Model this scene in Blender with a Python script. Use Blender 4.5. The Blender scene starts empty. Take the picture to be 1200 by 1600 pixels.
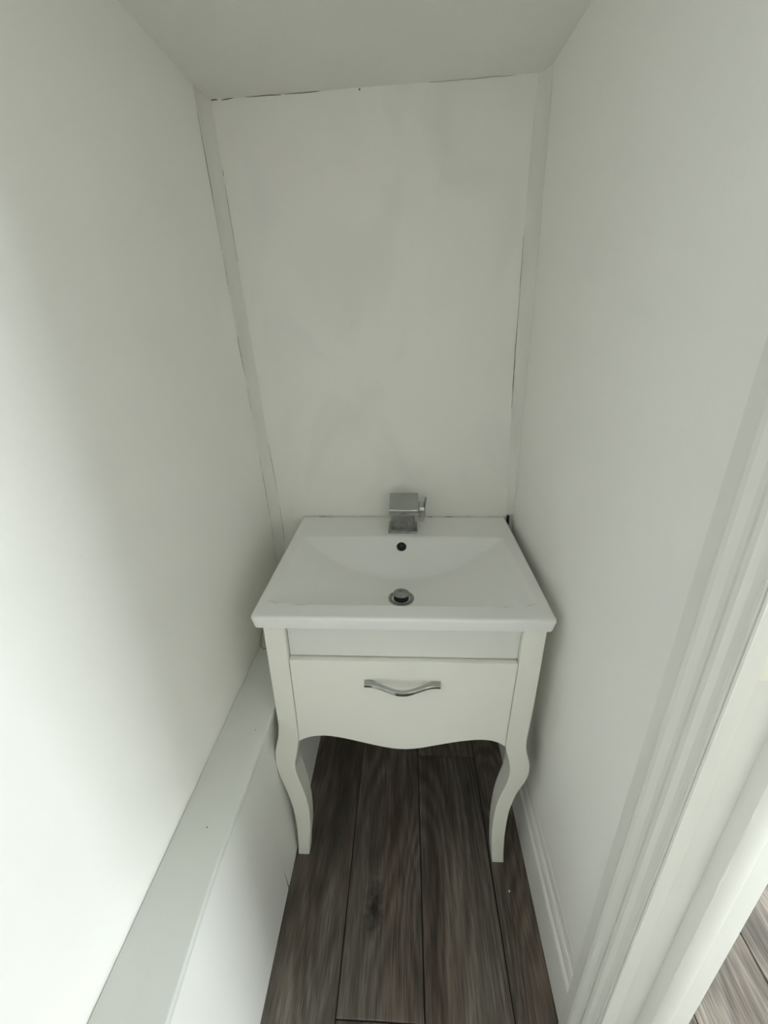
import bpy, bmesh, math, random
from mathutils import Vector, Matrix
random.seed(7)
scene = bpy.context.scene
col = scene.collection

# ------------------------------------------------------------------ camera, light, exposure
F_PX, PITCH, YAW, ROLL, CAM_Z = 678.07, 23.189, -3.259, -1.2487, 1.4171
cam_data = bpy.data.cameras.new('camera')
cam_data.sensor_fit = 'VERTICAL'
cam_data.sensor_height = 36.0
cam_data.lens = F_PX / 1600.0 * 36.0
cam_data.clip_start = 0.01
cam = bpy.data.objects.new('camera', cam_data)
col.objects.link(cam)
yw, pt, rl = (math.radians(a) for a in (YAW, PITCH, ROLL))
fw = Vector((math.sin(yw) * math.cos(pt), math.cos(yw) * math.cos(pt), -math.sin(pt)))
rt = fw.cross(Vector((0, 0, 1))).normalized()
up = rt.cross(fw)
rt2 = rt * math.cos(rl) + up * math.sin(rl)
up2 = -rt * math.sin(rl) + up * math.cos(rl)
M = Matrix((rt2, up2, -fw)).transposed().to_4x4()
M.translation = Vector((0, 0, CAM_Z))
cam.matrix_world = M
scene.camera = cam

scene.view_settings.view_transform = 'Standard'
scene.view_settings.look = 'None'
scene.view_settings.gamma = 1.0
scene.view_settings.use_curve_mapping = False
scene.view_settings.exposure = 0.06
scene.cycles.max_bounces = 20
scene.cycles.diffuse_bounces = 14
scene.cycles.glossy_bounces = 6

# overcast daylight outside the neighbouring room's window
world = bpy.data.worlds.new('overcast_sky')
scene.world = world
world.use_nodes = True
bg = world.node_tree.nodes['Background']
bg.inputs['Color'].default_value = (0.955, 0.99, 1.02, 1)
bg.inputs["Strength"].default_value = 21.0

# the window of the neighbouring room, in the wall at x = HALL_X
HALL_X = 2.30
WIN_Y0, WIN_Y1, WIN_Z0, WIN_Z1 = -0.38, 0.32, 0.10, 1.36
# added window for fill light, in the far wall of the neighbouring room
HALL_Y, W2_X0, W2_X1, W2_Z0, W2_Z1 = 1.70, 0.95, 1.95, 0.45, 1.75
def portal(loc, rot, sx, sy):
    pl = bpy.data.lights.new('window_portal', 'AREA')
    pl.shape = 'RECTANGLE'
    pl.size, pl.size_y = sx, sy
    pl.cycles.is_portal = True
    plo = bpy.data.objects.new('window_portal', pl)
    col.objects.link(plo)
    plo.location = loc
    plo.rotation_euler = rot
portal((HALL_X + 0.14, (WIN_Y0 + WIN_Y1) / 2, (WIN_Z0 + WIN_Z1) / 2), (0, math.radians(90), 0), WIN_Z1 - WIN_Z0, WIN_Y1 - WIN_Y0)
portal(((W2_X0 + W2_X1) / 2, HALL_Y + 0.14, (W2_Z0 + W2_Z1) / 2), (math.radians(-90), 0, 0), W2_X1 - W2_X0, W2_Z1 - W2_Z0)

# ------------------------------------------------------------------ materials
def nodes_of(name):
    m = bpy.data.materials.new(name)
    m.use_nodes = True
    nt = m.node_tree
    return m, nt, nt.nodes['Principled BSDF']

def N(nt, t, **kw):
    n = nt.nodes.new(t)
    for k, v in kw.items():
        if k in n.inputs:
            n.inputs[k].default_value = v
        else:
            setattr(n, k, v)
    return n

def ramp(nt, fac, stops):
    r = nt.nodes.new('ShaderNodeValToRGB')
    el = r.color_ramp.elements
    el[0].position, el[0].color = stops[0][0], (*stops[0][1], 1)
    el[1].position, el[1].color = stops[1][0], (*stops[1][1], 1)
    for p, c in stops[2:]:
        e = el.new(p)
        e.color = (*c, 1)
    nt.links.new(fac, r.inputs['Fac'])
    return r.outputs['Color']

def paint(name, c1, c2, rough=0.6, scale=2.5, bump=0.15, bscale=160, stretch=(1, 1, 1), dist=0.0015, spec=0.5):
    m, nt, b = nodes_of(name)
    tc = N(nt, 'ShaderNodeTexCoord')
    mp = N(nt, 'ShaderNodeMapping')
    mp.inputs['Scale'].default_value = stretch
    nt.links.new(tc.outputs['Object'], mp.inputs['Vector'])
    n1 = N(nt, 'ShaderNodeTexNoise', Scale=scale, Detail=4.0, Roughness=0.55)
    nt.links.new(mp.outputs['Vector'], n1.inputs['Vector'])
    c = ramp(nt, n1.outputs['Fac'], [(0.33, c1), (0.67, c2)])
    nt.links.new(c, b.inputs['Base Color'])
    n2 = N(nt, 'ShaderNodeTexNoise', Scale=bscale, Detail=3.0)
    nt.links.new(mp.outputs['Vector'], n2.inputs['Vector'])
    bp = N(nt, 'ShaderNodeBump', Strength=bump, Distance=dist)
    nt.links.new(n2.outputs['Fac'], bp.inputs['Height'])
    nt.links.new(bp.outputs['Normal'], b.inputs['Normal'])
    b.inputs['Roughness'].default_value = rough
    b.inputs['Specular IOR Level'].default_value = spec
    return m

def plain(name, c, rough=0.5, metal=0.0, nscale=60, var=0.06):
    m, nt, b = nodes_of(name)
    tc = N(nt, 'ShaderNodeTexCoord')
    n1 = N(nt, 'ShaderNodeTexNoise', Scale=nscale, Detail=3.0)
    nt.links.new(tc.outputs['Object'], n1.inputs['Vector'])
    lo = tuple(v * (1 - var) for v in c)
    hi = tuple(min(1, v * (1 + var)) for v in c)
    nt.links.new(ramp(nt, n1.outputs['Fac'], [(0.3, lo), (0.7, hi)]), b.inputs['Base Color'])
    b.inputs['Roughness'].default_value = rough
    b.inputs['Metallic'].default_value = metal
    return m

WALL_A, WALL_B = (0.845, 0.838, 0.817), (0.865, 0.857, 0.837)
MAT = {}
MAT['wall'] = paint('matt_white_wall_paint', WALL_A, WALL_B, rough=0.75, bump=0.12, spec=0.25)
MAT['ceiling'] = paint('matt_white_ceiling_paint', (0.765, 0.762, 0.73), (0.80, 0.797, 0.765), rough=0.9, bump=0.5, bscale=260, dist=0.002, spec=0.15)
MAT['gloss'] = paint('white_gloss_woodwork_paint', (0.76, 0.757, 0.725), (0.785, 0.781, 0.75), rough=0.38, scale=9, bump=0.22, bscale=90, stretch=(1, 1, 0.08), dist=0.0012)
MAT['skirt'] = paint('white_skirting_paint', (0.81, 0.807, 0.77), (0.84, 0.836, 0.80), rough=0.4, scale=9, bump=0.2, bscale=90, stretch=(1, 0.08, 1), dist=0.001)
MAT['box'] = paint('white_brushed_board_paint', (0.80, 0.80, 0.78), (0.82, 0.82, 0.80), rough=0.45, scale=5, bump=0.18, bscale=130, stretch=(1, 0.06, 1), dist=0.001)
MAT['vanity'] = paint('cream_lacquer', (0.82, 0.815, 0.755), (0.835, 0.83, 0.77), rough=0.33, scale=3, bump=0.02, bscale=300)
MAT['ledge'] = paint('grey_white_board', (0.66, 0.67, 0.65), (0.69, 0.70, 0.68), rough=0.5, scale=5, bump=0.2, bscale=130, stretch=(1, 0.06, 1), dist=0.001)  # top board set greyer than the front panels
MAT['rail'] = paint('cool_shaded_lacquer', (0.715, 0.717, 0.69), (0.73, 0.732, 0.705), rough=0.4, scale=3, bump=0.02, bscale=300)  # cooler than the drawer, and greyed for the shade under the basin
MAT['mdf'] = plain('bare_brown_board', (0.16, 0.12, 0.085), rough=0.8)  # dark, to cut light bounced onto the floor under the unit
MAT['filler'] = paint('grey_filler', (0.70, 0.697, 0.667), (0.79, 0.782, 0.752), rough=0.8, scale=7, bump=0.3, bscale=120, stretch=(1,1,0.4), spec=0.2)
MAT['ceramic'] = paint('white_glazed_ceramic', (0.79, 0.79, 0.785), (0.805, 0.805, 0.80), rough=0.12, scale=2, bump=0.0)
MAT['chrome'] = plain('chrome', (0.42, 0.425, 0.412), rough=0.14, metal=1.0, nscale=15, var=0.08)
MAT['chrome_dull'] = plain('limescaled_dark_chrome', (0.33, 0.334, 0.322), rough=0.28, metal=1.0, nscale=90, var=0.18)
MAT['black'] = plain('black_rubber', (0.008, 0.008, 0.008), rough=0.5)
MAT['crack'] = plain('dark_hairline_crack', (0.20, 0.19, 0.165), rough=0.9)
MAT['seal'] = plain('off_white_sealant', (0.62, 0.62, 0.57), rough=0.5, nscale=30, var=0.1)
MAT['cream_plate'] = paint('pale_cream_plate', (0.86, 0.83, 0.75), (0.90, 0.87, 0.80), rough=0.4, scale=20, bump=0.5, bscale=120, dist=0.001)
MAT['cable'] = plain('yellowed_cable_sheath', (0.35, 0.31, 0.20), rough=0.5)
MAT['joint'] = plain('dark_floor_underlay', (0.012, 0.011, 0.01), rough=0.9)
MAT['hall_wall'] = paint('hall_wall_paint', (0.83, 0.827, 0.80), (0.85, 0.846, 0.82), rough=0.8, bump=0.1)
MAT['upvc'] = plain('white_window_plastic', (0.8, 0.8, 0.8), rough=0.3)
mg, ntg, bgl = nodes_of('window_glass')
ntg.nodes.remove(bgl)
tr = N(ntg, 'ShaderNodeBsdfTransparent')
tr.inputs['Color'].default_value = (0.96, 0.98, 0.97, 1)
ntg.links.new(tr.outputs[0], ntg.nodes['Material Output'].inputs[0])
MAT['glass'] = mg

def patched_wall():
    """back wall: repaired with broad soft strokes of filler in slightly different whites"""
    m = MAT['wall'].copy()
    m.name = 'patched_wall_paint'
    nt = m.node_tree
    b = nt.nodes['Principled BSDF']
    tc = N(nt, 'ShaderNodeTexCoord')
    mp = N(nt, 'ShaderNodeMapping')
    mp.inputs['Scale'].default_value = (1.0, 1.0, 0.6)
    nt.links.new(tc.outputs['Object'], mp.inputs['Vector'])
    n1 = N(nt, 'ShaderNodeTexNoise', Scale=4.2, Detail=2.0, Distortion=0.8)
    nt.links.new(mp.outputs['Vector'], n1.inputs['Vector'])
    c = ramp(nt, n1.outputs['Fac'], [(0.30, (0.775, 0.775, 0.735)), (0.48, (0.83, 0.827, 0.785)), (0.62, (0.84, 0.825, 0.79)), (0.72, (0.80, 0.795, 0.79))])
    nt.links.new(c, b.inputs['Base Color'])
    return m
MAT['wall_patch'] = patched_wall()

def wood(name, seed, tint, knot=None):
    m, nt, b = nodes_of(name)
    tc = N(nt, 'ShaderNodeTexCoord')
    oi = N(nt, 'ShaderNodeObjectInfo')
    off = N(nt, 'ShaderNodeVectorMath', operation='SCALE')
    cmb = N(nt, 'ShaderNodeCombineXYZ', X=1.0, Y=3.7, Z=2.1)
    nt.links.new(cmb.outputs[0], off.inputs[0])
    ml = N(nt, 'ShaderNodeMath', operation='MULTIPLY')
    ml.inputs[1].default_value = 17.0
    nt.links.new(oi.outputs['Random'], ml.inputs[0])
    nt.links.new(ml.outputs[0], off.inputs['Scale'])
    add = N(nt, 'ShaderNodeVectorMath', operation='ADD')
    nt.links.new(tc.outputs['Object'], add.inputs[0])
    nt.links.new(off.outputs[0], add.inputs[1])
    add2 = N(nt, 'ShaderNodeVectorMath', operation='ADD')
    add2.inputs[1].default_value = (seed * 3.1, seed * 1.7, seed)
    nt.links.new(add.outputs[0], add2.inputs[0])
    # broad streaks
    m1 = N(nt, 'ShaderNodeMapping'); m1.inputs['Scale'].default_value = (9, 2.0, 1)
    nt.links.new(add2.outputs[0], m1.inputs['Vector'])
    n1 = N(nt, 'ShaderNodeTexNoise', Scale=1.0, Detail=3.0, Distortion=0.9)
    nt.links.new(m1.outputs[0], n1.inputs['Vector'])
    # cathedral figure
    m2 = N(nt, 'ShaderNodeMapping'); m2.inputs['Scale'].default_value = (6.0, 1.1, 1)
    nt.links.new(add2.outputs[0], m2.inputs['Vector'])
    n2 = N(nt, 'ShaderNodeTexNoise', Scale=1.0, Detail=1.0, Distortion=0.2)
    nt.links.new(m2.outputs[0], n2.inputs['Vector'])
    mm = N(nt, 'ShaderNodeMath', operation='MULTIPLY'); mm.inputs[1].default_value = 120.0
    nt.links.new(n2.outputs['Fac'], mm.inputs[0])
    sn = N(nt, 'ShaderNodeMath', operation='SINE')
    nt.links.new(mm.outputs[0], sn.inputs[0])
    # pores
    m3 = N(nt, 'ShaderNodeMapping'); m3.inputs['Scale'].default_value = (400, 14, 1)
    nt.links.new(add2.outputs[0], m3.inputs['Vector'])
    n3 = N(nt, 'ShaderNodeTexNoise', Scale=1.0, Detail=3.0)
    nt.links.new(m3.outputs[0], n3.inputs['Vector'])
    t = tint * 0.5
    c1 = ramp(nt, n1.outputs['Fac'], [(0.25, (0.105 * t, 0.086 * t, 0.070 * t)), (0.50, (0.255 * t, 0.222 * t, 0.190 * t)),
                                      (0.74, (0.390 * t, 0.340 * t, 0.295 * t))])
    def mul(ca, facout, lo, hi, a, bb):
        r = ramp(nt, facout, [(a, (lo, lo, lo)), (bb, (hi, hi, hi))])
        mx = N(nt, 'ShaderNodeMixRGB', blend_type='MULTIPLY'); mx.inputs[0].default_value = 1.0
        nt.links.new(ca, mx.inputs[1]); nt.links.new(r, mx.inputs[2])
        return mx.outputs[0]
    sn2 = N(nt, 'ShaderNodeMapRange'); sn2.inputs[1].default_value = -1
    nt.links.new(sn.outputs[0], sn2.inputs[0])
    c2 = mul(c1, sn2.outputs[0], 0.72, 1.10, 0.0, 1.0)
    c3 = mul(c2, n3.outputs['Fac'], 0.52, 1.26, 0.3, 0.64)
    # faint reddish bands
    m4 = N(nt, 'ShaderNodeMapping'); m4.inputs['Scale'].default_value = (11, 1.0, 1); m4.inputs['Location'].default_value = (5.2, 3.3, 0)
    nt.links.new(add2.outputs[0], m4.inputs['Vector'])
    n4 = N(nt, 'ShaderNodeTexNoise', Scale=1.0, Detail=2.0)
    nt.links.new(m4.outputs[0], n4.inputs['Vector'])
    rr = ramp(nt, n4.outputs['Fac'], [(0.45, (1, 1, 1)), (0.68, (1.0, 0.90, 0.86))])
    mx4 = N(nt, 'ShaderNodeMixRGB', blend_type='MULTIPLY'); mx4.inputs[0].default_value = 1.0
    nt.links.new(c3, mx4.inputs[1]); nt.links.new(rr, mx4.inputs[2])
    c3 = mx4.outputs[0]
    if knot:
        kv = N(nt, 'ShaderNodeVectorMath', operation='SUBTRACT')
        kv.inputs[1].default_value = knot
        nt.links.new(tc.outputs['Object'], kv.inputs[0])
        kn = N(nt, 'ShaderNodeTexNoise', Scale=45.0, Detail=2.0)
        nt.links.new(tc.outputs['Object'], kn.inputs['Vector'])
        km = N(nt, 'ShaderNodeMapping'); km.inputs['Scale'].default_value = (52, 17, 0); km.inputs['Rotation'].default_value = (0, 0, -0.25)
        nt.links.new(kv.outputs[0], km.inputs['Vector'])
        kl = N(nt, 'ShaderNodeVectorMath', operation='LENGTH')
        nt.links.new(km.outputs[0], kl.inputs[0])
        ka = N(nt, 'ShaderNodeMath', operation='MULTIPLY_ADD'); ka.inputs[1].default_value = 1.8; 
        nt.links.new(kn.outputs['Fac'], ka.inputs[0]); nt.links.new(kl.outputs['Value'], ka.inputs[2])
        mr = N(nt, 'ShaderNodeMapRange'); mr.inputs[1].default_value = 1.0; mr.inputs[2].default_value = 2.3
        nt.links.new(ka.outputs[0], mr.inputs[0])
        c3 = mul(c3, mr.outputs[0], 0.16, 1.0, 0.0, 1.0)
    nt.links.new(c3, b.inputs['Base Color'])
    bp = N(nt, 'ShaderNodeBump', Strength=0.25, Distance=0.0006)
    nt.links.new(n3.outputs['Fac'], bp.inputs['Height'])
    nt.links.new(bp.outputs['Normal'], b.inputs['Normal'])
    b.inputs['Roughness'].default_value = 0.55
    b.inputs['Specular IOR Level'].default_value = 0.3
    return m

# ------------------------------------------------------------------ mesh helpers
def root_loc(parent):
    v = Vector((0, 0, 0))
    while parent is not None:
        v += parent.location
        parent = parent.parent
    return v

def mesh_obj(name, verts, faces, mat, parent=None, smooth=False, origin=None, bevel=0, segs=2, angle=35):
    """verts in world space; the object's origin is its parent's (or `origin`)"""
    o0 = root_loc(parent) if parent is not None else Vector(origin or (0, 0, 0))
    me = bpy.data.meshes.new(name)
    me.from_pydata([tuple(Vector(v) - o0) for v in verts], [], faces)
    bm = bmesh.new(); bm.from_mesh(me)
    bmesh.ops.recalc_face_normals(bm, faces=bm.faces)
    if bevel:
        es = [e for e in bm.edges if len(e.link_faces) == 2 and e.calc_face_angle(0) > math.radians(angle)]
        bmesh.ops.bevel(bm, geom=es, offset=bevel, segments=segs, profile=0.5, affect='EDGES', clamp_overlap=True)
    for f in bm.faces:
        f.smooth = smooth or bool(bevel)
    bm.to_mesh(me); bm.free()
    if smooth or bevel:
        for e in me.edges:
            pass
        try:
            me.set_sharp_from_angle(angle=math.radians(40))
        except Exception:
            pass
    me.materials.append(mat)
    ob = bpy.data.objects.new(name, me)
    col.objects.link(ob)
    if parent is not None:
        ob.parent = parent
    else:
        ob.location = o0
    return ob

def box_v(x0, x1, y0, y1, z0, z1):
    v = [(x, y, z) for z in (z0, z1) for (x, y) in ((x0, y0), (x1, y0), (x1, y1), (x0, y1))]
    f = [(0, 3, 2, 1), (4, 5, 6, 7), (0, 1, 5, 4), (1, 2, 6, 5), (2, 3, 7, 6), (3, 0, 4, 7)]
    return v, f

def box(name, x0, x1, y0, y1, z0, z1, mat, parent=None, bevel=0.0, segs=2, origin=None):
    v, f = box_v(x0, x1, y0, y1, z0, z1)
    return mesh_obj(name, v, f, mat, parent, bevel=bevel, segs=segs, origin=origin)

def merge(*parts):
    V, Fc = [], []
    for v, f in parts:
        k = len(V)
        V += list(v)
        Fc += [tuple(i + k for i in q) for q in f]
    return V, Fc

def loft(rings, closed=True, caps=True):
    n = len(rings[0])
    V = [p for r in rings for p in r]
    Fc = []
    for i in range(len(rings) - 1):
        for j in range(n if closed else n - 1):
            a, b = i * n + j, i * n + (j + 1) % n
            Fc.append((a, b, b + n, a + n))
    if caps and closed:
        Fc.append(tuple(range(n))[::-1])
        Fc.append(tuple(range((len(rings) - 1) * n, len(rings) * n)))
    return V, Fc

def tube(path, r, n=8):
    rings = []
    path = [Vector(p) for p in path]
    for i, p in enumerate(path):
        t = (path[min(i + 1, len(path) - 1)] - path[max(i - 1, 0)]).normalized()
        a = t.cross(Vector((0.31, 0.52, 0.79))).normalized()
        b = t.cross(a)
        rr = r[i] if isinstance(r, (list, tuple)) else r
        rings.append([p + a * rr * math.cos(q * 2 * math.pi / n) + b * rr * math.sin(q * 2 * math.pi / n) for q in range(n)])
    return loft(rings)

def lathe(center, axis, prof, n=32):
    """prof: list of (radius, height along axis)"""
    c = Vector(center); ax = Vector(axis).normalized()
    a = ax.orthogonal().normalized(); b = ax.cross(a)
    rings = [[c + ax * h + (a * math.cos(k * 2 * math.pi / n) + b * math.sin(k * 2 * math.pi / n)) * r for k in range(n)] for r, h in prof]
    return loft(rings)

def interp(pts, z):
    """smooth (Catmull-Rom / Hermite) interpolation of x over z; pts sorted by z"""
    n = len(pts)
    if z <= pts[0][0]: return pts[0][1]
    if z >= pts[-1][0]: return pts[-1][1]
    for i in range(n - 1):
        z0, x0 = pts[i]; z1, x1 = pts[i + 1]
        if z0 <= z <= z1:
            def slope(k):
                if k == 0: return (pts[1][1] - pts[0][1]) / (pts[1][0] - pts[0][0])
                if k == n - 1: return (pts[-1][1] - pts[-2][1]) / (pts[-1][0] - pts[-2][0])
                return (pts[k + 1][1] - pts[k - 1][1]) / (pts[k + 1][0] - pts[k - 1][0])
            h = z1 - z0; t = (z - z0) / h
            return ((2*t**3 - 3*t*t + 1) * x0 + (t**3 - 2*t*t + t) * h * slope(i)
                    + (-2*t**3 + 3*t*t) * x1 + (t**3 - t*t) * h * slope(i + 1))

def tag(o, label, cat, group=None, kind=None):
    o['label'] = label
    o['category'] = cat
    if group: o['group'] = group
    if kind: o['kind'] = kind
    return o

def empty(name, loc):
    e = bpy.data.objects.new(name, None)
    e.empty_display_size = 0.05
    e.location = loc
    col.objects.link(e)
    return e

# ------------------------------------------------------------------ the room shell
Y_BACK, Y_NEAR = 1.284, -1.0
def xl(z):            # left wall leans out slightly towards the top
    return -0.4328 - 0.0252 * (z - 0.5565)
def xr(y, z):         # right wall: plumb at the door frame, twisted inwards at the top of the far corner
    t = max(0.0, min(1.0, (y - 0.45) / (Y_BACK - 0.45)))
    far = 0.357 - (0.357 - 0.3118) * z / 1.927
    return (1 - t) * 0.343 + t * far
def zc(x):            # ceiling falls a little to the left
    return 1.908 + (x + 0.467) / 0.779 * 0.0190

def grid_wall(f, nu, nv):
    V = [f(i / nu, j / nv) for j in range(nv + 1) for i in range(nu + 1)]
    Fc = [(j * (nu + 1) + i, j * (nu + 1) + i + 1, (j + 1) * (nu + 1) + i + 1, (j + 1) * (nu + 1) + i) for j in range(nv) for i in range(nu)]
    return V, Fc

def slab(f_in, f_out, nu, nv):
    """closed slab between an inner and an outer sheet"""
    a, fa = grid_wall(f_in, nu, nv); b, fb = grid_wall(f_out, nu, nv)
    k = len(a)
    Fc = list(fa) + [tuple(i + k for i in q) for q in fb]
    idx = lambda i, j: j * (nu + 1) + i
    rim = [idx(i, 0) for i in range(nu)] + [idx(nu, j) for j in range(nv)] + [idx(i, nv) for i in range(nu, 0, -1)] + [idx(0, j) for j in range(nv, 0, -1)]
    for q in range(len(rim)):
        p, r = rim[q], rim[(q + 1) % len(rim)]
        Fc.append((p, r, r + k, p + k))
    return a + b, Fc

H_TOP = 2.12
v, f = slab(lambda s, t: (xl(t * 2.1), Y_NEAR + s * (Y_BACK + 0.1 - Y_NEAR), t * 2.1), lambda s, t: (-0.60, Y_NEAR + s * (Y_BACK + 0.1 - Y_NEAR), t * 2.1), 1, 1)
tag(mesh_obj('wall_left', v, f, MAT['wall'], origin=(-0.5, 0, 0)), 'smooth white wall left of the vanity, brightest near the camera', 'wall', kind='structure')
wall_left = bpy.data.objects['wall_left']
v, f = box_v(-0.62, 0.46, Y_BACK, Y_BACK + 0.1, 0, 2.1)
wall_back = tag(mesh_obj('wall_back', v, f, MAT['wall_patch'], origin=(0, Y_BACK, 0)), 'patchy white end wall behind the basin and tap', 'wall', kind='structure')
JAMB_Y, DOOR_Y0, DOOR_TOP, WALL_OUT = 0.350, -0.46, 1.86, 0.458
v, f = slab(lambda s, t: (xr(JAMB_Y + 0.02 + s * (Y_BACK + 0.1 - JAMB_Y - 0.02), t * H_TOP), JAMB_Y + 0.02 + s * (Y_BACK + 0.1 - JAMB_Y - 0.02), t * H_TOP),
            lambda s, t: (WALL_OUT, JAMB_Y + 0.02 + s * (Y_BACK + 0.1 - JAMB_Y - 0.02), t * H_TOP), 12, 12)
wall_right = tag(mesh_obj('wall_right', v, f, MAT['wall'], origin=(0.4, 0.4, 0)), 'plain white wall right of the vanity, up to the door frame', 'wall', kind='structure')
# continuation of the right wall around the doorway, behind and above the camera (children of wall_right)
box('door_header', 0.343, WALL_OUT, DOOR_Y0 - 0.02, JAMB_Y + 0.02, DOOR_TOP + 0.02, H_TOP, MAT['wall'], wall_right)
box('wall_return', 0.343, WALL_OUT, Y_NEAR, DOOR_Y0 - 0.02, 0, H_TOP, MAT['wall'], wall_right)
box('upper_wall', 0.343, WALL_OUT, Y_NEAR, Y_BACK + 0.1, H_TOP, 2.5, MAT['hall_wall'], wall_right)
tag(box('wall_front', -0.62, WALL_OUT, Y_NEAR - 0.1, Y_NEAR, 0, 2.1, MAT['wall'], origin=(0, Y_NEAR, 0)), 'plain white wall behind the camera', 'wall', kind='structure')
v, f = slab(lambda s, t: (-0.62 + s * 0.975, Y_NEAR - 0.1 + t * 2.49, zc(-0.62 + s * 0.975)), lambda s, t: (-0.62 + s * 0.975, Y_NEAR - 0.1 + t * 2.49, 2.12), 1, 1)
ceiling = tag(mesh_obj('ceiling', v, f, MAT['ceiling'], origin=(0, 0, 2.0)), 'low matt white ceiling over the niche', 'ceiling', kind='structure')

# neighbouring room on the right: the daylight comes from its window
HY0, HY1, HZ = -1.7, 1.7, 2.4
wz = [(HY0, WIN_Y0, 0, HZ), (WIN_Y1, HY1, 0, HZ), (WIN_Y0, WIN_Y1, 0, WIN_Z0), (WIN_Y0, WIN_Y1, WIN_Z1, HZ)]
v, f = merge(*[box_v(HALL_X, HALL_X + 0.2, a, b, c, d) for a, b, c, d in wz])
tag(mesh_obj('wall_hall_right', v, f, MAT['hall_wall'], origin=(HALL_X, 0, 0)), 'white window wall of the neighbouring room', 'wall', kind='structure')
v, f = merge(*[box_v(a, b, HY1, HY1 + 0.2, c, d) for a, b, c, d in ((WALL_OUT, W2_X0, 0, HZ), (W2_X1, HALL_X + 0.2, 0, HZ), (W2_X0, W2_X1, 0, W2_Z0), (W2_X0, W2_X1, W2_Z1, HZ))])
tag(mesh_obj('wall_hall_back', v, f, MAT['hall_wall'], origin=(1.4, HY1, 0)), 'far white wall of the neighbouring room', 'wall', kind='structure')
tag(box('wall_hall_front', WALL_OUT, HALL_X + 0.2, HY0 - 0.1, HY0, 0, HZ, MAT['hall_wall'], origin=(1.4, HY0, 0)), 'near white wall of the neighbouring room', 'wall', kind='structure')
v, f = merge(box_v(0.40, WALL_OUT, HY0 - 0.1, Y_NEAR - 0.1, 0, HZ), box_v(0.40, WALL_OUT, Y_BACK + 0.1, HY1 + 0.2, 0, HZ))
tag(mesh_obj('wall_hall_left', v, f, MAT['hall_wall'], origin=(0.43, 0, 0)), 'white partition of the neighbouring room beside the niche', 'wall', kind='structure')
tag(box('ceiling_hall', 0.40, HALL_X + 0.2, HY0 - 0.1, HY1 + 0.2, HZ, HZ + 0.1, MAT['ceiling'], origin=(1.4, 0, HZ)), 'white ceiling of the neighbouring room', 'ceiling', kind='structure')
win = tag(empty('window_1', (HALL_X + 0.1, (WIN_Y0 + WIN_Y1) / 2, WIN_Z0)), 'white framed window of the neighbouring room', 'window', kind='structure')
fr = 0.05
ym = (WIN_Y0 + WIN_Y1) / 2
v, f = merge(box_v(HALL_X + 0.06, HALL_X + 0.12, WIN_Y0, WIN_Y0 + fr, WIN_Z0, WIN_Z1), box_v(HALL_X + 0.06, HALL_X + 0.12, WIN_Y1 - fr, WIN_Y1, WIN_Z0, WIN_Z1),
             box_v(HALL_X + 0.06, HALL_X + 0.12, WIN_Y0 + fr, WIN_Y1 - fr, WIN_Z0, WIN_Z0 + fr), box_v(HALL_X + 0.06, HALL_X + 0.12, WIN_Y0 + fr, WIN_Y1 - fr, WIN_Z1 - fr, WIN_Z1))
mesh_obj('window_frame', v, f, MAT['upvc'], win)
box('pane', HALL_X + 0.088, HALL_X + 0.092, WIN_Y0 + fr, WIN_Y1 - fr, WIN_Z0 + fr, WIN_Z1 - fr, MAT['glass'], win)

win = tag(empty('fill_window', ((W2_X0 + W2_X1) / 2, HY1 + 0.1, W2_Z0)), 'white framed window added to the far wall of the neighbouring room for fill light', 'window', kind='structure')
v, f = merge(box_v(W2_X0, W2_X0 + fr, HY1 + 0.06, HY1 + 0.12, W2_Z0, W2_Z1), box_v(W2_X1 - fr, W2_X1, HY1 + 0.06, HY1 + 0.12, W2_Z0, W2_Z1),
             box_v(W2_X0 + fr, W2_X1 - fr, HY1 + 0.06, HY1 + 0.12, W2_Z0, W2_Z0 + fr), box_v(W2_X0 + fr, W2_X1 - fr, HY1 + 0.06, HY1 + 0.12, W2_Z1 - fr, W2_Z1))
mesh_obj('window_frame', v, f, MAT['upvc'], win)
box('pane', W2_X0 + fr, W2_X1 - fr, HY1 + 0.088, HY1 + 0.092, W2_Z0 + fr, W2_Z1 - fr, MAT['glass'], win)

# ------------------------------------------------------------------ floor of planks
floor = tag(box('floor', -0.62, HALL_X + 0.2, HY0 - 0.1, HY1 + 0.2, -0.06, -0.0045, MAT['joint'], origin=(0, 0, -0.0045)),
            'dark grey-brown wood plank floor running away under the vanity', 'floor', kind='structure')
PITCH_X = 0.199
LEN = 1.30
gap = 0.0013
def plank_mesh(name, w, l, mat):
    v, f = box_v(-w / 2 + gap, w / 2 - gap, gap, l - gap, -0.004, 0.0)
    me = bpy.data.meshes.new(name)
    me.from_pydata(v, [], f)
    bm = bmesh.new(); bm.from_mesh(me)
    bmesh.ops.recalc_face_normals(bm, faces=bm.faces)
    es = [e for e in bm.edges if all(vv.co.z > -0.001 for vv in e.verts)]
    bmesh.ops.bevel(bm, geom=es, offset=0.0016, segments=1, profile=0.5, affect='EDGES')
    bm.to_mesh(me); bm.free()
    me.materials.append(mat)
    return me
woods = [wood('grey_oak_laminate_a', 1.0, 1.0), wood('grey_oak_laminate_b', 2.3, 0.94), wood('grey_oak_laminate_c', 4.1, 1.05)]
knotty = wood('grey_oak_laminate_knotty', 6.2, 1.0, knot=(-0.028, 0.212, 0.0))
cache = {}
starts = {-1: 0.9, 0: 0.20, 1: 0.437, 2: 1.09, 3: 0.28, 4: 0.22, 5: 0.9, 6: -0.1, 7: 0.5}
x_edge0 = -0.357
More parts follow.
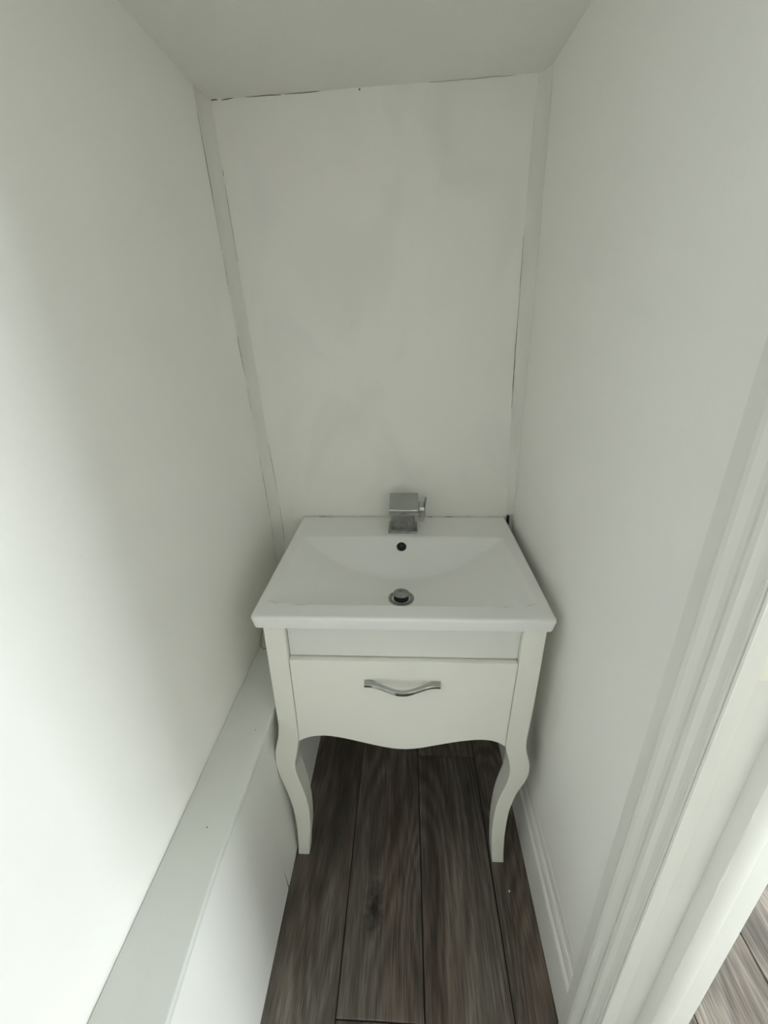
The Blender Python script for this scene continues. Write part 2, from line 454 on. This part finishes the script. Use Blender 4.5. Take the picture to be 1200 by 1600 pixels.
for i in range(-1, 14):
    x0 = x_edge0 + i * PITCH_X
    xc = x0 + PITCH_X / 2
    y = starts.get(i, (i * 0.47) % LEN)
    while y > HY0: y -= LEN
    k = 0
    while y < HY1 + 0.1:
        kn = (i == 1 and abs(y - 0.437) < 0.01)
        key = 'k' if kn else (i * 2 + k) % 3
        if key not in cache:
            cache[key] = plank_mesh('plank', PITCH_X, LEN, knotty if kn else woods[key])
        seen_x = x0 > -0.63 and xc < HALL_X
        if seen_x:
            o = bpy.data.objects.new('plank', cache[key])
            col.objects.link(o)
            o.parent = floor
            o.location = (xc, y, 0.0045)
        y += LEN; k += 1

# ------------------------------------------------------------------ skirting board on the right wall
prof = [(0.362, 0.0), (0.335, 0.0), (0.335, 0.128), (0.3365, 0.132), (0.342, 0.136), (0.342, 0.146), (0.339, 0.152), (0.338, 0.166),
        (0.341, 0.178), (0.345, 0.182), (0.345, 0.196), (0.342, 0.202), (0.342, 0.220), (0.346, 0.232), (0.349, 0.244), (0.352, 0.248), (0.362, 0.248)]
rings = [[(x + (0.0 if y < 0.9 else 0.002), y, z) for x, z in prof] for y in (0.444, 0.9, Y_BACK)]
v, f = loft(rings)
tag(mesh_obj('baseboard_right', v, f, MAT['skirt'], origin=(0.345, 0.8, 0)), 'tall moulded white skirting board along the right wall', 'skirting board', kind='structure')

# ------------------------------------------------------------------ door frame on the right
door = tag(empty('door_1', (0.39, JAMB_Y, 0)), 'white painted door frame with moulded casing at the right edge', 'door frame', kind='structure')
cas = [(0.350, 0.4515), (0.334, 0.4515), (0.333, 0.450), (0.333, 0.4245), (0.3405, 0.4232), (0.3405, 0.4205), (0.331, 0.4190), (0.3225, 0.4170), (0.3215, 0.4120), (0.3225, 0.4060),
       (0.3285, 0.3990), (0.3300, 0.3930), (0.3270, 0.3870), (0.3205, 0.3810), (0.3175, 0.3745), (0.3180, 0.3680), (0.3225, 0.3625), (0.3290, 0.3590), (0.3290, 0.3545),
       (0.3245, 0.3530), (0.3235, 0.3505), (0.3250, 0.3490), (0.3275, 0.3485), (0.3275, 0.3475), (0.3240, 0.3465), (0.3225, 0.3440), (0.3235, 0.3420), (0.3255, 0.3425), (0.3255, 0.3445), (0.345, 0.3445)]
rings = [[(x, y, z) for x, y in cas] for z in (0.0, DOOR_TOP + 0.1)]
v, f = loft(rings)
mesh_obj('casing', v, f, MAT['gloss'], door)
# near (hidden) casing and head casing, behind the camera's view
rings = [[(x, DOOR_Y0 - (y - JAMB_Y), z) for x, y in cas] for z in (0.0, DOOR_TOP + 0.1)]
v, f = loft(rings); mesh_obj('casing', v, f, MAT['gloss'], door)
box('head_casing', 0.322, 0.343, DOOR_Y0 - 0.0, JAMB_Y - 0.006, DOOR_TOP, DOOR_TOP + 0.1, MAT['gloss'], door, bevel=0.004)
J = 0.346
box('jamb', 0.3285, 0.464, J, J + 0.024, 0, DOOR_TOP + 0.02, MAT['gloss'], door, bevel=0.0035, segs=3)
box('jamb', 0.3300, 0.464, DOOR_Y0 - 0.02, DOOR_Y0, 0, DOOR_TOP + 0.02, MAT['gloss'], door, bevel=0.003)
box('head_jamb', 0.3300, 0.464, DOOR_Y0, J, DOOR_TOP, DOOR_TOP + 0.02, MAT['gloss'], door, bevel=0.003)
st = box('door_stop', 0.379, 0.409, J - 0.021, J + 0.002, 0, DOOR_TOP, MAT['gloss'], door, bevel=0.0022, segs=2)
box('door_stop', 0.379, 0.409, DOOR_Y0, DOOR_Y0 + 0.02, 0, DOOR_TOP, MAT['gloss'], door, bevel=0.002)
# chipped paint on the arris of the stop
for zz, l in ((0.735, 0.10), (0.56, 0.055), (0.90, 0.035)):
    pth = [(0.3795 + random.uniform(-.0004, .0004), J - 0.0205 + random.uniform(-.0004, .0004), zz + l * q / 6) for q in range(7)]
    v, f = tube(pth, [0.0003] + [random.uniform(0.0008, 0.0015) for _ in range(5)] + [0.0003], 6)
    mesh_obj('paint_ridge', v, f, MAT['gloss'], st)
far = [(0.458, 0.354), (0.458, 0.44), (0.470, 0.44), (0.478, 0.42), (0.478, 0.37), (0.474, 0.356), (0.470, 0.354)]
v, f = loft([[(x, y, z) for x, y in far] for z in (0.0, DOOR_TOP + 0.1)])
mesh_obj('outer_casing', v, f, MAT['gloss'], door, bevel=0.001, segs=1)
box('pale_jamb_plate', 0.3285, 0.3785, J - 0.0012, J + 0.002, 1.088, 1.26, MAT['cream_plate'], door, bevel=0.0005)  # thin cream plate makes the brighter patch on the jamb

# ------------------------------------------------------------------ pipe boxing along the left wall
bx = tag(empty('pipe_boxing', (-0.38, 0.2, 0)), 'long white boxed-in ledge low along the left wall', 'boxing')
ys = [Y_NEAR, -0.3, 0.25, 0.36, 0.447, 0.512, 0.58, 0.654, 0.772, Y_BACK - 0.003]
nose = [-0.325, -0.325, -0.3245, -0.330, -0.3325, -0.330, -0.327, -0.3255, -0.3255, -0.3255]
rings = []
for yy, nx in zip(ys, nose):
    rings.append([(xl(0.55) + 0.001, yy, 0.536), (xl(0.55) + 0.001, yy, 0.5565), (nx - 0.004, yy, 0.5565), (nx - 0.001, yy, 0.5555), (nx, yy, 0.5525), (nx, yy, 0.540), (nx - 0.002, yy, 0.536)])
v, f = loft(rings)
mesh_obj('top_board', v, f, MAT['ledge'], bx, smooth=True)
def panel(y0, y1, xb0, xt, dx):
    v = []
    for yy in (y0, y1):
        v += [(xb0 - 0.012, yy, 0.0), (xb0 + dx, yy, 0.0), (xt + dx, yy, 0.5375), (xt - 0.012, yy, 0.5375)]
    return loft([v[:4], v[4:]])
v, f = panel(Y_NEAR, 0.674, -0.3235, -0.341, 0.0)
mesh_obj('front_panel', v, f, MAT['box'], bx, bevel=0.0012, segs=1)
v, f = panel(0.6755, Y_BACK - 0.003, -0.3228, -0.3452, 0.0)
mesh_obj('front_panel', v, f, MAT['box'], bx, bevel=0.0012, segs=1)
v, f = tube([(-0.3226, 0.676, 0.004), (-0.3236, 0.6735, 0.025), (-0.3250, 0.6745, 0.05), (-0.326, 0.675, 0.07)], [0.0018, 0.0009, 0.0005, 0.0002], 6)
mesh_obj('split', v, f, MAT['crack'], bx)

# ------------------------------------------------------------------ repaired corners and hairline cracks
def corner_strip(name, left, right, parent, mat, bulge):
    rows = []
    for (a, b) in zip(left, right):
        a, b = Vector(a), Vector(b)
        m_ = (a + b) / 2 + Vector(bulge)
        rows.append([a, a.lerp(m_, 0.5) + Vector(bulge) * 0.25, m_, m_.lerp(b, 0.5) + Vector(bulge) * 0.25, b])
    n = 5
    V = [p for r in rows for p in r]
    Fc = [(i * n + j, i * n + j + 1, (i + 1) * n + j + 1, (i + 1) * n + j) for i in range(len(rows) - 1) for j in range(n - 1)]
    # close against the corner so that the strip is solid
    corner = [Vector((a[0] if name else 0, Y_BACK + 0.004, a[2])) for a in left]
    k = len(V)
    V += corner
    for i in range(len(rows) - 1):
        Fc.append((i * n, (i + 1) * n, k + i + 1, k + i))
        Fc.append((i * n + n - 1, k + i, k + i + 1, (i + 1) * n + n - 1))
    return mesh_obj(name, V, Fc, mat, parent, smooth=True)
zs = [0.60, 0.84, 1.0, 1.11, 1.28, 1.37, 1.58, 1.74, 1.85, 1.915]
yl_ = [1.262, 1.262, 1.256, 1.250, 1.246, 1.236, 1.228, 1.222, 1.216, 1.214]
xb_ = [-0.412, -0.411, -0.418, -0.424, -0.429, -0.433, -0.443, -0.449, -0.452, -0.454]
corner_strip('corner_filler', [(xl(z) + 0.0004, y, z) for z, y in zip(zs, yl_)], [(x, Y_BACK - 0.0004, z) for z, x in zip(zs, xb_)], wall_back, MAT['filler'], (-0.0025, 0.0025, 0))
zs2 = [0.86, 1.0, 1.2, 1.35, 1.47, 1.62, 1.75, 1.87, 1.93]
yr_ = [1.272, 1.266, 1.258, 1.250, 1.246, 1.244, 1.244, 1.246, 1.250]
xb2 = [0.318, 0.310, 0.302, 0.297, 0.295, 0.291, 0.290, 0.290, 0.292]
corner_strip('corner_filler', [(xr(y, z) - 0.0004, y, z) for z, y in zip(zs2, yr_)], [(x, Y_BACK - 0.0004, z) for z, x in zip(zs2, xb2)], wall_back, MAT['filler'], (0.002, 0.002, 0))

def crack(pts, r, parent, jit=0.0005):
    P = []
    for a, b in zip(pts[:-1], pts[1:]):
        a, b = Vector(a), Vector(b)
        k = max(2, int((b - a).length / 0.02))
        for q in range(k):
            P.append(a.lerp(b, q / k) + Vector((random.uniform(-jit, jit), random.uniform(-jit, jit) * 0.3, random.uniform(-jit, jit))))
    P.append(Vector(pts[-1]))
    n = len(P)
    rr = [r * (0.35 + 0.65 * math.sin(math.pi * (i + 0.3) / n)) * random.uniform(0.6, 1.1) for i in range(n)]
    v, f = tube(P, rr, 5)
    return mesh_obj('crack', v, f, MAT['crack'], parent)
def LW(z, y): return (xl(z) + 0.0003, y, z)
def BW(x, z): return (x, Y_BACK - 0.0005, z)
def yl_at(z): return interp(list(zip(zs, yl_)), z)
def xb_at(z): return interp(list(zip(zs, xb_)), z)
for z0, z1, r in ((1.86, 1.60, 0.0009), (1.59, 1.50, 0.0006), (1.40, 1.30, 0.0010), (1.27, 1.20, 0.0005), (1.06, 0.86, 0.0009), (0.85, 0.78, 0.0005)):
    k = 5
    crack([LW(z0 + (z1 - z0) * q / k, yl_at(z0 + (z1 - z0) * q / k) - 0.0005) for q in range(k + 1)], r, wall_left)
for z0, z1, r in ((1.775, 1.762, 0.0008), (1.745, 1.58, 0.0007), (1.09, 0.93, 0.0007), (0.89, 0.76, 0.0008)):
    k = 4
    crack([BW(xb_at(z0 + (z1 - z0) * q / k) + 0.0005, z0 + (z1 - z0) * q / k) for q in range(k + 1)], r, wall_back)
def xb2_at(z): return interp(list(zip(zs2, xb2)), z)
crack([BW(xb2_at(z), z) for z in (1.618, 1.55, 1.471, 1.43)], 0.0008, wall_back)
crack([BW(xb2_at(z), z) for z in (1.46, 1.40, 1.353, 1.27, 1.19)], 0.0013, wall_back)
crack([(xr(1.25, z) - 0.0004, 1.247, z) for z in (1.80, 1.76, 1.72)], 0.0006, wall_right)
for seq, r in (([(-0.462, 1.9065), (-0.448, 1.909), (-0.440, 1.908)], 0.0022), ([(-0.430, 1.907), (-0.418, 1.9085), (-0.408, 1.910), (-0.398, 1.9115)], 0.0014),
               ([(-0.375, 1.9098), (-0.318, 1.911), (-0.29, 1.911)], 0.0011), ([(-0.28, 1.912), (-0.243, 1.9125), (-0.20, 1.914)], 0.0011), ([(0.05, 1.9195), (0.15, 1.922), (0.24, 1.9245)], 0.0004)):
    crack([BW(x, z) for x, z in seq], r, wall_back, 0.0008)
v, f = lathe((-0.108, Y_BACK - 0.0015, 1.913), (0, -1, 0), [(0.0022, 0), (0.0018, 0.0012), (0.0006, 0.0018)], 8)
mesh_obj('nail_hole', v, f, MAT['crack'], wall_back)
for x, y, z in ((-0.352, 0.715, 0.5566), (-0.375, 0.50, 0.5566)):
    v, f = lathe((x, y, z - 0.0004), (0, 0, 1), [(0.0017, 0), (0.0012, 0.0007)], 8)
    mesh_obj('pin_hole', v, f, MAT['crack'], bx)

# ------------------------------------------------------------------ vanity unit
LY = 0.7608
van = tag(empty('vanity_unit', (-0.010, 1.0, 0)), 'cream vanity unit with curved cabriole legs and one scalloped drawer', 'vanity unit')
Lo = [(0.0, -0.3165), (0.05, -0.3125), (0.103, -0.3100), (0.15, -0.3098), (0.201, -0.3115), (0.279, -0.3225), (0.325, -0.3325), (0.366, -0.3375), (0.39, -0.3378), (0.414, -0.3365), (0.445, -0.3300), (0.472, -0.3225), (0.50, -0.3175), (0.527, -0.3160), (0.60, -0.3158), (0.8185, -0.3154)]
Li = [(0.0, -0.2842), (0.04, -0.2800), (0.076, -0.2755), (0.11, -0.2710), (0.148, -0.2685), (0.19, -0.2678), (0.23, -0.2695), (0.27, -0.2745), (0.307, -0.2815), (0.335, -0.2865), (0.356, -0.2885), (0.38, -0.2872), (0.404, -0.2825), (0.435, -0.2755), (0.467, -0.2705), (0.50, -0.2692), (0.8185, -0.2685)]
Ro = [(0.0, 0.2778), (0.05, 0.2735), (0.111, 0.2708), (0.16, 0.2705), (0.22, 0.2728), (0.27, 0.2800), (0.298, 0.2865), (0.33, 0.2985), (0.355, 0.3058), (0.375, 0.3080), (0.396, 0.3080), (0.418, 0.3040), (0.441, 0.2970), (0.463, 0.2925), (0.485, 0.2910), (0.53, 0.2925), (0.63, 0.2955), (0.8185, 0.2980)]
Ri = [(0.0, 0.2450), (0.04, 0.2400), (0.08, 0.2365), (0.12, 0.2345), (0.165, 0.2338), (0.205, 0.2352), (0.245, 0.2385), (0.28, 0.2445), (0.309, 0.2515), (0.34, 0.2585), (0.37, 0.2612), (0.39, 0.2598), (0.416, 0.2545), (0.44, 0.2475), (0.465, 0.2425), (0.50, 0.2425), (0.60, 0.2450), (0.8185, 0.2505)]
yd = [(0.0, 0.034), (0.10, 0.038), (0.22, 0.046), (0.34, 0.058), (0.42, 0.056), (0.50, 0.048), (0.8185, 0.048)]
def leg(A, B, y_front, sgn=1, top=0.8185):
    rings = []
    nz = 64
    ch = 0.0022
    for q in range(nz + 1):
        z = top * q / nz
        a, b = interp(A, z), interp(B, z)
        if a > b: a, b = b, a
        y0 = y_front; y1 = y_front + sgn * interp(yd, z)
        s = sgn
        rings.append([(a + ch, y0, z), (b - ch, y0, z), (b, y0 + s * ch, z), (b, y1 - s * ch, z), (b - ch, y1, z), (a + ch, y1, z), (a, y1 - s * ch, z), (a, y0 + s * ch, z)])
    return loft(rings)
for A, B in ((Lo, Li), (Ro, Ri)):
    v, f = leg(A, B, LY)
    mesh_obj('leg', v, f, MAT['vanity'], van, smooth=True)
for A, B in ((Lo, Li), (Ro, Ri)):      # the rear pair, hidden behind the drawer
    A2 = [(z, x) for z, x in A]; B2 = [(z, x) for z, x in B]
    v, f = leg(A2, B2, 1.255, -1)
    mesh_obj('leg', v, f, MAT['vanity'], van, smooth=True)
for x0, x1 in ((-0.311, -0.293), (0.274, 0.291)):
    box('side_panel', x0, x1, LY + 0.047, 1.209, 0.470, 0.8185, MAT['vanity'], van, bevel=0.001)
box('back_panel', -0.29, 0.27, 1.225, 1.240, 0.50, 0.70, MAT['mdf'], van)
box('drawer_box', -0.255, 0.235, 0.785, 1.10, 0.50, 0.66, MAT['mdf'], van)
box('shade_panel', -0.291, 0.272, 0.785, 1.222, 0.488, 0.498, MAT['mdf'], van)  # unseen panel, added to darken the floor beneath the unit
ZD = 0.7255
v = [(-0.2672, LY + 0.015, ZD + 0.001), (0.2478, LY + 0.015, ZD + 0.001), (0.2500, LY + 0.015, 0.8185), (-0.2680, LY + 0.015, 0.8185)]
v += [(x, LY + 0.032, z) for x, _, z in v]
f = [(0, 1, 2, 3), (7, 6, 5, 4), (0, 4, 5, 1), (1, 5, 6, 2), (2, 6, 7, 3), (3, 7, 4, 0)]
mesh_obj('top_rail', v, f, MAT['rail'], van, bevel=0.001, segs=1)
wave = [(-0.2695, 0.4605), (-0.262, 0.468), (-0.247, 0.4765), (-0.230, 0.4825), (-0.214, 0.485), (-0.198, 0.4855), (-0.182, 0.484), (-0.150, 0.4775), (-0.119, 0.4690), (-0.087, 0.4600), (-0.056, 0.4520), (-0.032, 0.4475),
        (-0.008, 0.4460), (0.015, 0.4480), (0.039, 0.4530), (0.070, 0.4620), (0.102, 0.4710), (0.133, 0.4790), (0.163, 0.4845), (0.182, 0.4860), (0.201, 0.4850), (0.214, 0.4815), (0.225, 0.4765), (0.235, 0.4695), (0.2405, 0.4640)]
xs = [-0.2672 + (0.2405 + 0.2672) * q / 56 for q in range(57)]
front, back = [], []
bot = [(x, interp(wave, x)) for x in xs]
NR = 5
rows = []
for (x, zb) in bot:
    t = (x + 0.2672) / (0.2405 + 0.2672)
    colm = []
    for r in range(NR + 1):
        z = zb + (ZD - 0.0018 - zb) * r / NR
        # sides follow the stiles (drawer is wider at the top on the right)
        xr_edge = interp(Ri, z) - 0.0016
        xl_edge = interp(Li, z) + 0.0016
        colm.append((xl_edge + (xr_edge - xl_edge) * t, z))
    rows.append(colm)
V = []; Fc = []
DY0, DY1 = LY + 0.0015, LY + 0.0205
for colm in rows:
    V += [(x, DY0, z) for x, z in colm]
k = len(V)
for colm in rows:
    V += [(x, DY1, z) for x, z in colm]
W = NR + 1
n = len(rows)
for i in range(n - 1):
    for j in range(NR):
        a = i * W + j
        Fc.append((a, a + W, a + W + 1, a + 1)); Fc.append((k + a, k + a + 1, k + a + W + 1, k + a + W))
    Fc.append((i * W, k + i * W, k + (i + 1) * W, (i + 1) * W)); Fc.append((i * W + NR, (i + 1) * W + NR, k + (i + 1) * W + NR, k + i * W + NR))
for j in range(NR):
    Fc.append((j, j + 1, k + j + 1, k + j)); a = (n - 1) * W + j
    Fc.append((a, k + a, k + a + 1, a + 1))
drawer = mesh_obj('drawer_front', V, Fc, MAT['vanity'], van, bevel=0.0009, segs=1, angle=50)
# bow handle
HX0, HX1, HZc = -0.0965, 0.0765, 0.6665
rings = []
NH = 48
for q in range(NH + 1):
    t = q / NH
    x = HX0 + (HX1 - HX0) * t
    u = abs(t - 0.5) * 2                      # 1 at the ends, 0 in the middle
    def sm(a, b, w):
        w = max(0, min(1, (w - a) / (b - a))); return w * w * (3 - 2 * w)
    foot = sm(0.66, 0.84, u)
    bow = 0.5 + 0.5 * math.cos(math.pi * min(1.0, u / 0.90))
    yfr = DY0 - 0.017 - 0.0195 * bow
    ybk = (DY0 - 0.004 - 0.0215 * bow) * (1 - foot) + (DY0 + 0.001) * foot
    hz = 0.0040 + 0.0012 * bow
    zc_ = HZc - 0.004 * bow
    c = 0.0014
    rings.append([(x, yfr, zc_ - hz + c), (x, yfr, zc_ + hz - c), (x, yfr + c, zc_ + hz), (x, ybk - c, zc_ + hz), (x, ybk, zc_ + hz - c), (x, ybk, zc_ - hz + c), (x, ybk - c, zc_ - hz), (x, yfr + c, zc_ - hz)])
v, f = loft(rings)
h = mesh_obj('handle', v, f, MAT['chrome'], drawer, smooth=True)
h['label'] = 'bowed chrome drawer handle'

# ------------------------------------------------------------------ ceramic basin
BL, BR, BF, BB, ZT, ZB = -0.3378, 0.3134, 0.7502, 1.2815, 0.850, 0.8190
basin = tag(empty('basin', (-0.012, 1.0, ZB)), 'rectangular white ceramic basin on top of the cream vanity unit', 'basin')
XC = -0.014
def smin(a, b, k):
    h_ = max(k - abs(a - b), 0.0) / k
    return min(a, b) - h_ * h_ * k * 0.25
def depth(x, y):
    t = (y - 0.80) / 0.34
    half = 0.303 - 0.016 * t
    s = (x - XC) / half
    if abs(s) >= 1.06: return 0.0
    d_floor = 0.079 * (1 - abs(s) ** 2.1) if abs(s) < 1 else -0.02
    d_floor -= 0.007 * max(0, (y - 0.95) / 0.2) * (1 - s * s)
    d_back = (1.141 - 0.008 * s * s - y) * 0.70
    d_front = (y - 0.800 - 0.012 * abs(s) ** 8) * 2.6
    d = smin(smin(d_floor, d_back, 0.007), d_front, 0.012)
    # soft roll-over at the rim
    k = 0.006
    return max(0.0, (d + math.sqrt(d * d + k * k * 0.3)) / 2 - 0.0016)
def lines(a, b, n, fine):
    c = [a + q for q in fine] + [b - q for q in fine]
    s, e = a + fine[-1], b - fine[-1]
    c += [s + (e - s) * i / n for i in range(1, n)]
    return sorted(c)
fine = [0, 0.0007, 0.002, 0.004, 0.0065, 0.010]
gx = lines(BL, BR, 104, fine)
gy = lines(BF, BB, 96, fine)
R_E = 0.0065
def edge_drop(x, y):
    d = min(x - BL, BR - x, y - BF)
    if d >= R_E: return 0.0
    q = R_E - d
    return R_E - math.sqrt(max(0, R_E * R_E - q * q))
RC = 0.012       # plan radius of the front corners
def plan(x, y):
    # pull the two front corners in to a small radius
    for cx, sx in ((BL + RC, -1), (BR - RC, 1)):
        if (x - cx) * sx > 0 and y < BF + RC:
            dx, dy = (x - cx) * sx, (BF + RC) - y
            m_ = max(dx, dy); l_ = math.hypot(dx, dy)
            if l_ > 0:
                s = m_ / l_
                return cx + sx * dx * s, BF + RC - dy * s
    return x, y
V = []; nxg, nyg = len(gx), len(gy)
for y in gy:
    for x in gx:
        px, py = plan(x, y)
        V.append((px, py, ZT - depth(x, y) - edge_drop(x, y)))
k = len(V)
for y in gy:
    for x in gx:
        px, py = plan(x, y)
        cx, cy = (BL + BR) / 2, BB
        px = cx + (px - cx) * 0.990; py = cy + (py - cy) * 0.992
        V.append((px, py, min(ZB, ZT - depth(x, y) - 0.014)))
Fc = []
for j in range(nyg - 1):
    for i in range(nxg - 1):
        a = j * nxg + i
        Fc.append((a, a + 1, a + nxg + 1, a + nxg)); Fc.append((k + a, k + a + nxg, k + a + nxg + 1, k + a + 1))
rim = [i for i in range(nxg - 1)] + [j * nxg + nxg - 1 for j in range(nyg - 1)] + [(nyg - 1) * nxg + i for i in range(nxg - 1, 0, -1)] + [j * nxg for j in range(nyg - 1, 0, -1)]
for q in range(len(rim)):
    a, b = rim[q], rim[(q + 1) % len(rim)]
    Fc.append((a, k + a, k + b, b))
mesh_obj('bowl', V, Fc, MAT['ceramic'], basin, smooth=True)
# waste with a pop-up plug
DX, DYc = -0.014, 0.939
dz = ZT - depth(DX, DYc)
v, f = lathe((DX, DYc, dz), (0, 0, 1), [(0.0, -0.004), (0.0335, -0.004), (0.0335, 0.0012), (0.0325, 0.0026), (0.030, 0.003), (0.0245, 0.001), (0.0225, -0.002), (0.0, -0.0025)], 40)
waste = mesh_obj('waste', v, f, MAT['chrome_dull'], basin, smooth=True)
v, f = lathe((DX, DYc - 0.001, dz), (0.02, 0, 1), [(0.0, -0.004), (0.0195, -0.003), (0.0195, 0.0145), (0.0, 0.0145)], 32)
mesh_obj('seal', v, f, MAT['black'], waste, smooth=True)
v, f = lathe((DX, DYc - 0.001, dz + 0.0), (0.02, 0, 1), [(0.0, 0.0146), (0.0205, 0.0146), (0.0212, 0.0158), (0.0205, 0.0172), (0.018, 0.0180), (0.003, 0.0188), (0.0022, 0.0172), (0.0, 0.0170)], 32)
mesh_obj('plug', v, f, MAT['chrome_dull'], waste, smooth=True)
# overflow
oy = 1.111
oz = ZT - depth(XC, oy)
gdy = (depth(XC, oy - 0.012) - depth(XC, oy + 0.012)) / 0.024      # local slope of the back of the bowl
nrm = Vector((0, -gdy, 1.0)).normalized()
oz = ZT - (depth(XC, oy - 0.012) + depth(XC, oy + 0.012)) / 2 + 0.0012
v, f = lathe((XC - 0.001, oy, oz), nrm, [(0.0, -0.004), (0.0135, -0.004), (0.0140, 0.0010), (0.0130, 0.0020), (0.0115, 0.0016), (0.0108, 0.0004), (0.0, 0.0002)], 28)
ov = mesh_obj('overflow', v, f, MAT['black'], basin, smooth=True)
v, f = lathe((XC - 0.001, oy, oz), nrm, [(0.0, -0.001), (0.0042, -0.001), (0.0038, 0.0012), (0.0, 0.0014)], 16)
mesh_obj('overflow_insert', v, f, plain('dull_grey_metal', (0.12, 0.12, 0.115), 0.4, 0.6), ov, smooth=True)
# sealant along the wall
pth = [(BL + 0.004 + (BR - BL - 0.008) * q / 40, BB - 0.0015, ZT + 0.0006 + random.uniform(-0.0006, 0.0009)) for q in range(41)]
v, f = tube(pth, [random.uniform(0.0022, 0.0034) for _ in pth], 6)
mesh_obj('sealant_bead', v, f, MAT['seal'], basin, smooth=True)
for xa, xb in ((-0.285, -0.262), (-0.300, -0.296), (-0.245, -0.240), (0.07, 0.085), (0.12, 0.15)):
    v, f = tube([(xa + (xb - xa) * q / 4, BB - 0.0042 + random.uniform(-.0006, .0006), ZT + 0.0022) for q in range(5)], [0.0003, 0.0009, 0.0012, 0.0008, 0.0003], 5)
    mesh_obj('sealant_mark', v, f, MAT['crack'], basin)
# plain black strip in the gap at the right rear corner
box('gap_strip', BR + 0.0035, BR + 0.0095, 1.266, 1.280, 0.805, 0.858, MAT['black'], basin)

# ------------------------------------------------------------------ tap
tap = tag(empty('tap', (-0.011, 1.2, ZT)), 'square chrome waterfall mixer tap with side lever at the rear of the basin', 'tap')
box('base_plate', -0.0545, 0.0315, 1.160, 1.236, ZT - 0.001, ZT + 0.0065, MAT['chrome_dull'], tap, bevel=0.0012)
# body with a rounded front
rings = []
for z in (0.8555, 0.858, 0.895, 0.915, 0.926):
    ins = 0.001 if z == 0.8555 else 0
    rings.append([(-0.0465 + ins, 1.186 + ins, z), (-0.043, 1.181 + ins, z), (0.0205, 1.181 + ins, z), (0.0240 - ins, 1.186 + ins, z), (0.0240 - ins, 1.232, z), (-0.0465 + ins, 1.232, z)])
v, f = loft(rings)
mesh_obj('body', v, f, MAT['chrome_dull'], tap, bevel=0.001, segs=2)  # darker chrome carries the shade under the spout
# broad spout rising slightly to the rear
sx0, sx1 = -0.0512, 0.0345
sp = [(1.158, 0.9085), (1.158, 0.9265), (1.236, 0.9505), (1.239, 0.9490), (1.239, 0.9080)]
v, f = loft([[(x, y, z) for y, z in sp] for x in (sx0, sx1)])
sp_o = mesh_obj('spout', v, f, MAT['chrome'], tap, bevel=0.0014, segs=2)
lv = box('lever', 0.0335, 0.0525, 1.172, 1.216, 0.8830, 0.9290, MAT['chrome'], tap, bevel=0.0014)
v, f = loft([[(x, 1.180, 0.896), (x, 1.222, 0.896), (x, 1.222, 0.930), (x + 0.003, 1.208, 0.948), (x + 0.003, 1.190, 0.948), (x, 1.180, 0.930)] for x in (0.0525, 0.0555)])
mesh_obj('lever_plate', v, f, MAT['chrome_dull'], lv, bevel=0.0008, segs=1)

# ------------------------------------------------------------------ small things
pth = [(-0.4325, 1.09, 0.640), (-0.4325, 1.06, 0.605), (-0.4322, 1.02, 0.572), (-0.4300, 1.000, 0.5605), (-0.421, 0.990, 0.5585), (-0.408, 0.990, 0.5585), (-0.394, 1.000, 0.5585), (-0.378, 1.025, 0.5585), (-0.365, 1.07, 0.5585)]
pp = []
for a, b in zip(pth[:-1], pth[1:]):
    for q in range(4): pp.append(Vector(a).lerp(Vector(b), q / 4))
pp.append(Vector(pth[-1]))
for _ in range(3):
    pp = [pp[0]] + [(pp[i - 1] + pp[i] * 2 + pp[i + 1]) / 4 for i in range(1, len(pp) - 1)] + [pp[-1]]
v, f = tube(pp, 0.0021, 8)
tag(mesh_obj('cable', v, f, MAT['cable'], origin=(-0.42, 1.0, 0.5565), smooth=True), 'thin yellowish cable looped on the ledge behind the vanity', 'cable')
v = [(0.2760, 0.690, 0.0003), (0.2795, 0.6885, 0.0003), (0.2815, 0.6925, 0.0003), (0.2775, 0.6955, 0.0003), (0.2768, 0.6905, 0.0018), (0.2790, 0.6895, 0.0022), (0.2806, 0.6925, 0.0016), (0.2778, 0.6945, 0.0018)]
f = [(0, 3, 2, 1), (4, 5, 6, 7), (0, 1, 5, 4), (1, 2, 6, 5), (2, 3, 7, 6), (3, 0, 4, 7)]
tag(mesh_obj('paint_flake', v, f, MAT['gloss'], origin=(0.279, 0.692, 0.0)), 'tiny white paint flake on the floor near the skirting', 'flake')
